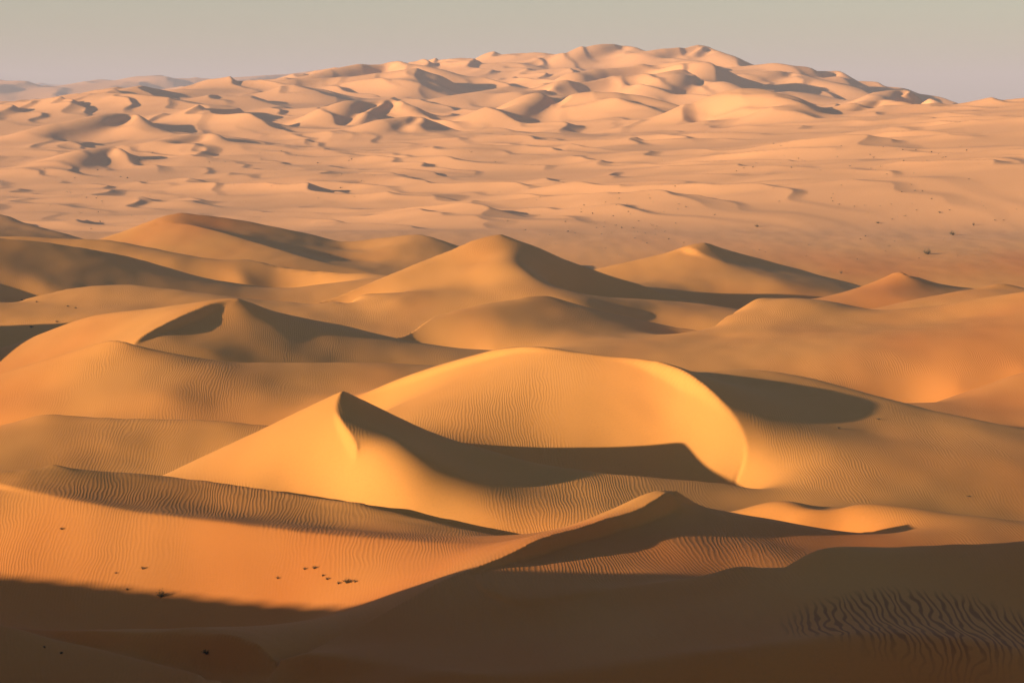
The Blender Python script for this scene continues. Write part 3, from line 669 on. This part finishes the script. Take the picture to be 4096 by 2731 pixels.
def mesh_obj(name, V, F, mat, parent):
    me = bpy.data.meshes.new(name); me.from_pydata(V, [], F); me.materials.append(mat)
    o = bpy.data.objects.new(name, me); scene.collection.objects.link(o); o.parent = parent; return o
def shrub(u, v, wpx, hpx, label, group, seed, lush=1.0):
    x, y, z = hit(u, v); r = wpx / FPX * y / 2; h = hpx / FPX * y; rs = np.random.RandomState(seed)
    root = bpy.data.objects.new('desert_shrub', None); scene.collection.objects.link(root); root.location = (x, y, z)
    root['label'] = label; root['category'] = 'shrub'; root['group'] = group
    V, F = blades(rs, 46, r, h, max(.012, r * .022), 1.0, .6); mesh_obj('stems', V, F, STEM, root)
    V, F = [], []
    for _ in range(int(150 * lush)):                  # small leaf clumps along the outer half of the stems
        a = rs.uniform(0, 2 * math.pi); q = rs.uniform(.1, 1) ** .6; t = rs.uniform(.1, 1)
        c = np.array([math.cos(a) * r * q * t ** .7, math.sin(a) * r * q * t ** .7, h * t * (1 - .6 * q * t) * rs.uniform(.3, 1.0)])
        e1, e2 = rs.normal(0, 1, 3), rs.normal(0, 1, 3); e1 /= np.linalg.norm(e1); e2 /= np.linalg.norm(e2); s_ = r * rs.uniform(.05, .12); b = len(V)
        V += [tuple(c + e1 * s_), tuple(c + e2 * s_ * .6), tuple(c - e1 * s_), tuple(c - e2 * s_ * .6)]; F.append((b, b + 1, b + 2, b + 3))
    mesh_obj('foliage', V, F, LEAF, root)
SH = 'shrubs on the shaded and lit foreground slope'
for k, (u, v, w, h, lab, lush) in enumerate([
    (370, 1370, 30, 26, 'large dark shrub just inside the shadow on the broad orange slope', 2.2),
    (475, 1500, 28, 14, 'flat dark shrub low in the shaded part of the orange slope', 2.0),
    (798, 1338, 26, 18, 'darkest shrub of the clustered ones on the lit orange slope', 1.8),
    (778, 1340, 12, 11, 'small shrub just left of the darkest one in the lit cluster', 1.2),
    (816, 1336, 14, 9, 'small spread shrub just right of the darkest one in the lit cluster', 1.0),
    (752, 1330, 14, 10, 'low shrub at the middle of the lit cluster', .9),
    (742, 1322, 10, 9, 'thin shrub at the middle of the lit cluster, above the low one', .8),
    (722, 1305, 15, 11, 'dark shrub at the upper end of the lit cluster', 1.3),
    (700, 1307, 12, 10, 'pale shrub at the upper left end of the lit cluster', .7),
    (638, 1328, 10, 10, 'lone upright shrub left of the lit cluster', .8),
    (328, 1306, 14, 11, 'dry shrub on the lit slope right above the shadow edge', 1.0),
    (266, 1316, 9, 8, 'tiny shrub left of the dry one above the shadow edge', .7),
    (142, 1215, 14, 9, 'lone dry shrub high on the left of the lit orange slope', .7),
    (292, 1354, 10, 9, 'small shrub inside the shadow edge, left of the large dark shrub', 1.0),
    (102, 1486, 9, 8, 'small shrub deep in the bottom left shade, the left one of two', .9),
    (141, 1500, 11, 9, 'small shrub deep in the bottom left shade, the right one of two', .9)]):
    shrub(u, v, w, h, lab, SH, 100 + k, lush)
SP = 'shrubs on the pale plain and far slopes'
for k, (u, v, w, h, lab, lush) in enumerate([
    (2130, 584, 26, 20, 'largest round bush on the pale slope near the right border', 1.6),
    (2188, 540, 20, 14, 'second largest bush on the pale slope, above right of the largest', 1.4),
    (1738, 521, 18, 10, 'pale dry bush on the plain right of centre', .6),
    (1932, 628, 12, 12, 'thin bush at the foot of the pale slope, left of the largest bush', .7),
    (2236, 518, 9, 12, 'dark narrow bush near the right border above the largest bush', 1.4),
    (2016, 513, 11, 7, 'small dark bush on the plain left of the two large bushes', 1.5),
    (2158, 489, 10, 6, 'tiny dark bush high on the pale slope near the right border', 1.4)]):
    shrub(u, v, w, h, lab, SP, 200 + k, lush)
SL = 'small shrubs on the dark slope at the left border'
for k, (u, v, w, h, lab) in enumerate([
    (50, 690, 9, 6, 'tiny dark shrub on the left dark slope, leftmost of the upper row'),
    (84, 694, 8, 6, 'tiny dark shrub on the left dark slope, second of the upper row'),
    (156, 704, 9, 6, 'tiny dark shrub on the left dark slope, third of the upper row'),
    (174, 708, 8, 6, 'tiny dark shrub on the left dark slope, rightmost of the upper row'),
    (131, 740, 11, 8, 'dark shrub in the middle of the left dark slope'),
    (72, 752, 13, 8, 'low wide shrub lowest on the left dark slope')]):
    shrub(u, v, w, h, lab, SL, 300 + k, 1.2)
SC = 'dry shrubs on the rippled slope beside the golden dome'
for k, (u, v, w, h, lab) in enumerate([
    (2018, 963, 14, 7, 'dry shrub with a sand tail high on the wide rippled slope'),
    (1926, 984, 16, 9, 'dry shrub with a sand tail at the middle of the wide rippled slope'),
    (2225, 1140, 14, 6, 'low dry shrub near the bottom of the wide rippled slope')]):
    shrub(u, v, w, h, lab, SC, 400 + k, .6)
# specks of scrub far out on the plain, too small and too many to tell apart
rs = np.random.RandomState(5); V, F = [], []
for cu, cv, su, sv, nn in ((1400, 505, 110, 38, 70), (1960, 360, 170, 32, 60), (2090, 455, 150, 40, 40), (210, 470, 60, 40, 30), (650, 370, 300, 45, 50), (2080, 600, 130, 26, 30), (1800, 590, 120, 25, 16)):
    for _ in range(nn):
        u, v = rs.normal(cu, su), rs.normal(cv, sv)
        if not (0 < u < 2352 and 330 < v < 640): continue
        x, y, z = hit(u, v)
        if y < 760: continue
        r = rs.uniform(.35, 1.0) * y / 1400; v_, f_ = blades(rs, 9, r, r * 1.1, r * .16, 1.0, .5); b = len(V)
        V += [(p[0] + x, p[1] + y, p[2] + z) for p in v_]; F += [tuple(i + b for i in q) for q in f_]
me = bpy.data.meshes.new('scrub_vegetation'); me.from_pydata(V, [], F); me.materials.append(STEM)
o = bpy.data.objects.new('scrub_vegetation', me); scene.collection.objects.link(o); o['kind'] = 'stuff'
o['label'] = 'scattered tiny dark scrub specks on the far pale plain'; o['category'] = 'scrub'

# ------------------------------------------------------------------ the dusty air
def haze_box():
    x0, x1, y0, y1, z0, z1 = -34000, 34000, -400, 24500, -60, 260
    v = [(x0,y0,z0),(x1,y0,z0),(x1,y1,z0),(x0,y1,z0),(x0,y0,z1),(x1,y0,z1),(x1,y1,z1),(x0,y1,z1)]
    f = [(0,3,2,1),(4,5,6,7),(0,1,5,4),(1,2,6,5),(2,3,7,6),(3,0,4,7)]
    me = bpy.data.meshes.new('haze'); me.from_pydata(v, [], f)
    o = bpy.data.objects.new('haze', me); scene.collection.objects.link(o); o['kind'] = 'stuff'
    o['label'] = 'pale dusty haze over the whole desert'; o['category'] = 'haze'
    m = bpy.data.materials.new('haze'); m.use_nodes = True; nt = m.node_tree
    nt.nodes.remove(nt.nodes['Principled BSDF'])
    pv = nt.nodes.new('ShaderNodeVolumePrincipled'); pv.inputs['Color'].default_value = (0.78, 0.765, 0.98, 1); pv.inputs['Density'].default_value = 1.1e-4
    nt.links.new(pv.outputs[0], nt.nodes['Material Output'].inputs['Volume']); me.materials.append(m)
haze_box()

print('script', round(time.time() - T0, 1), 's')
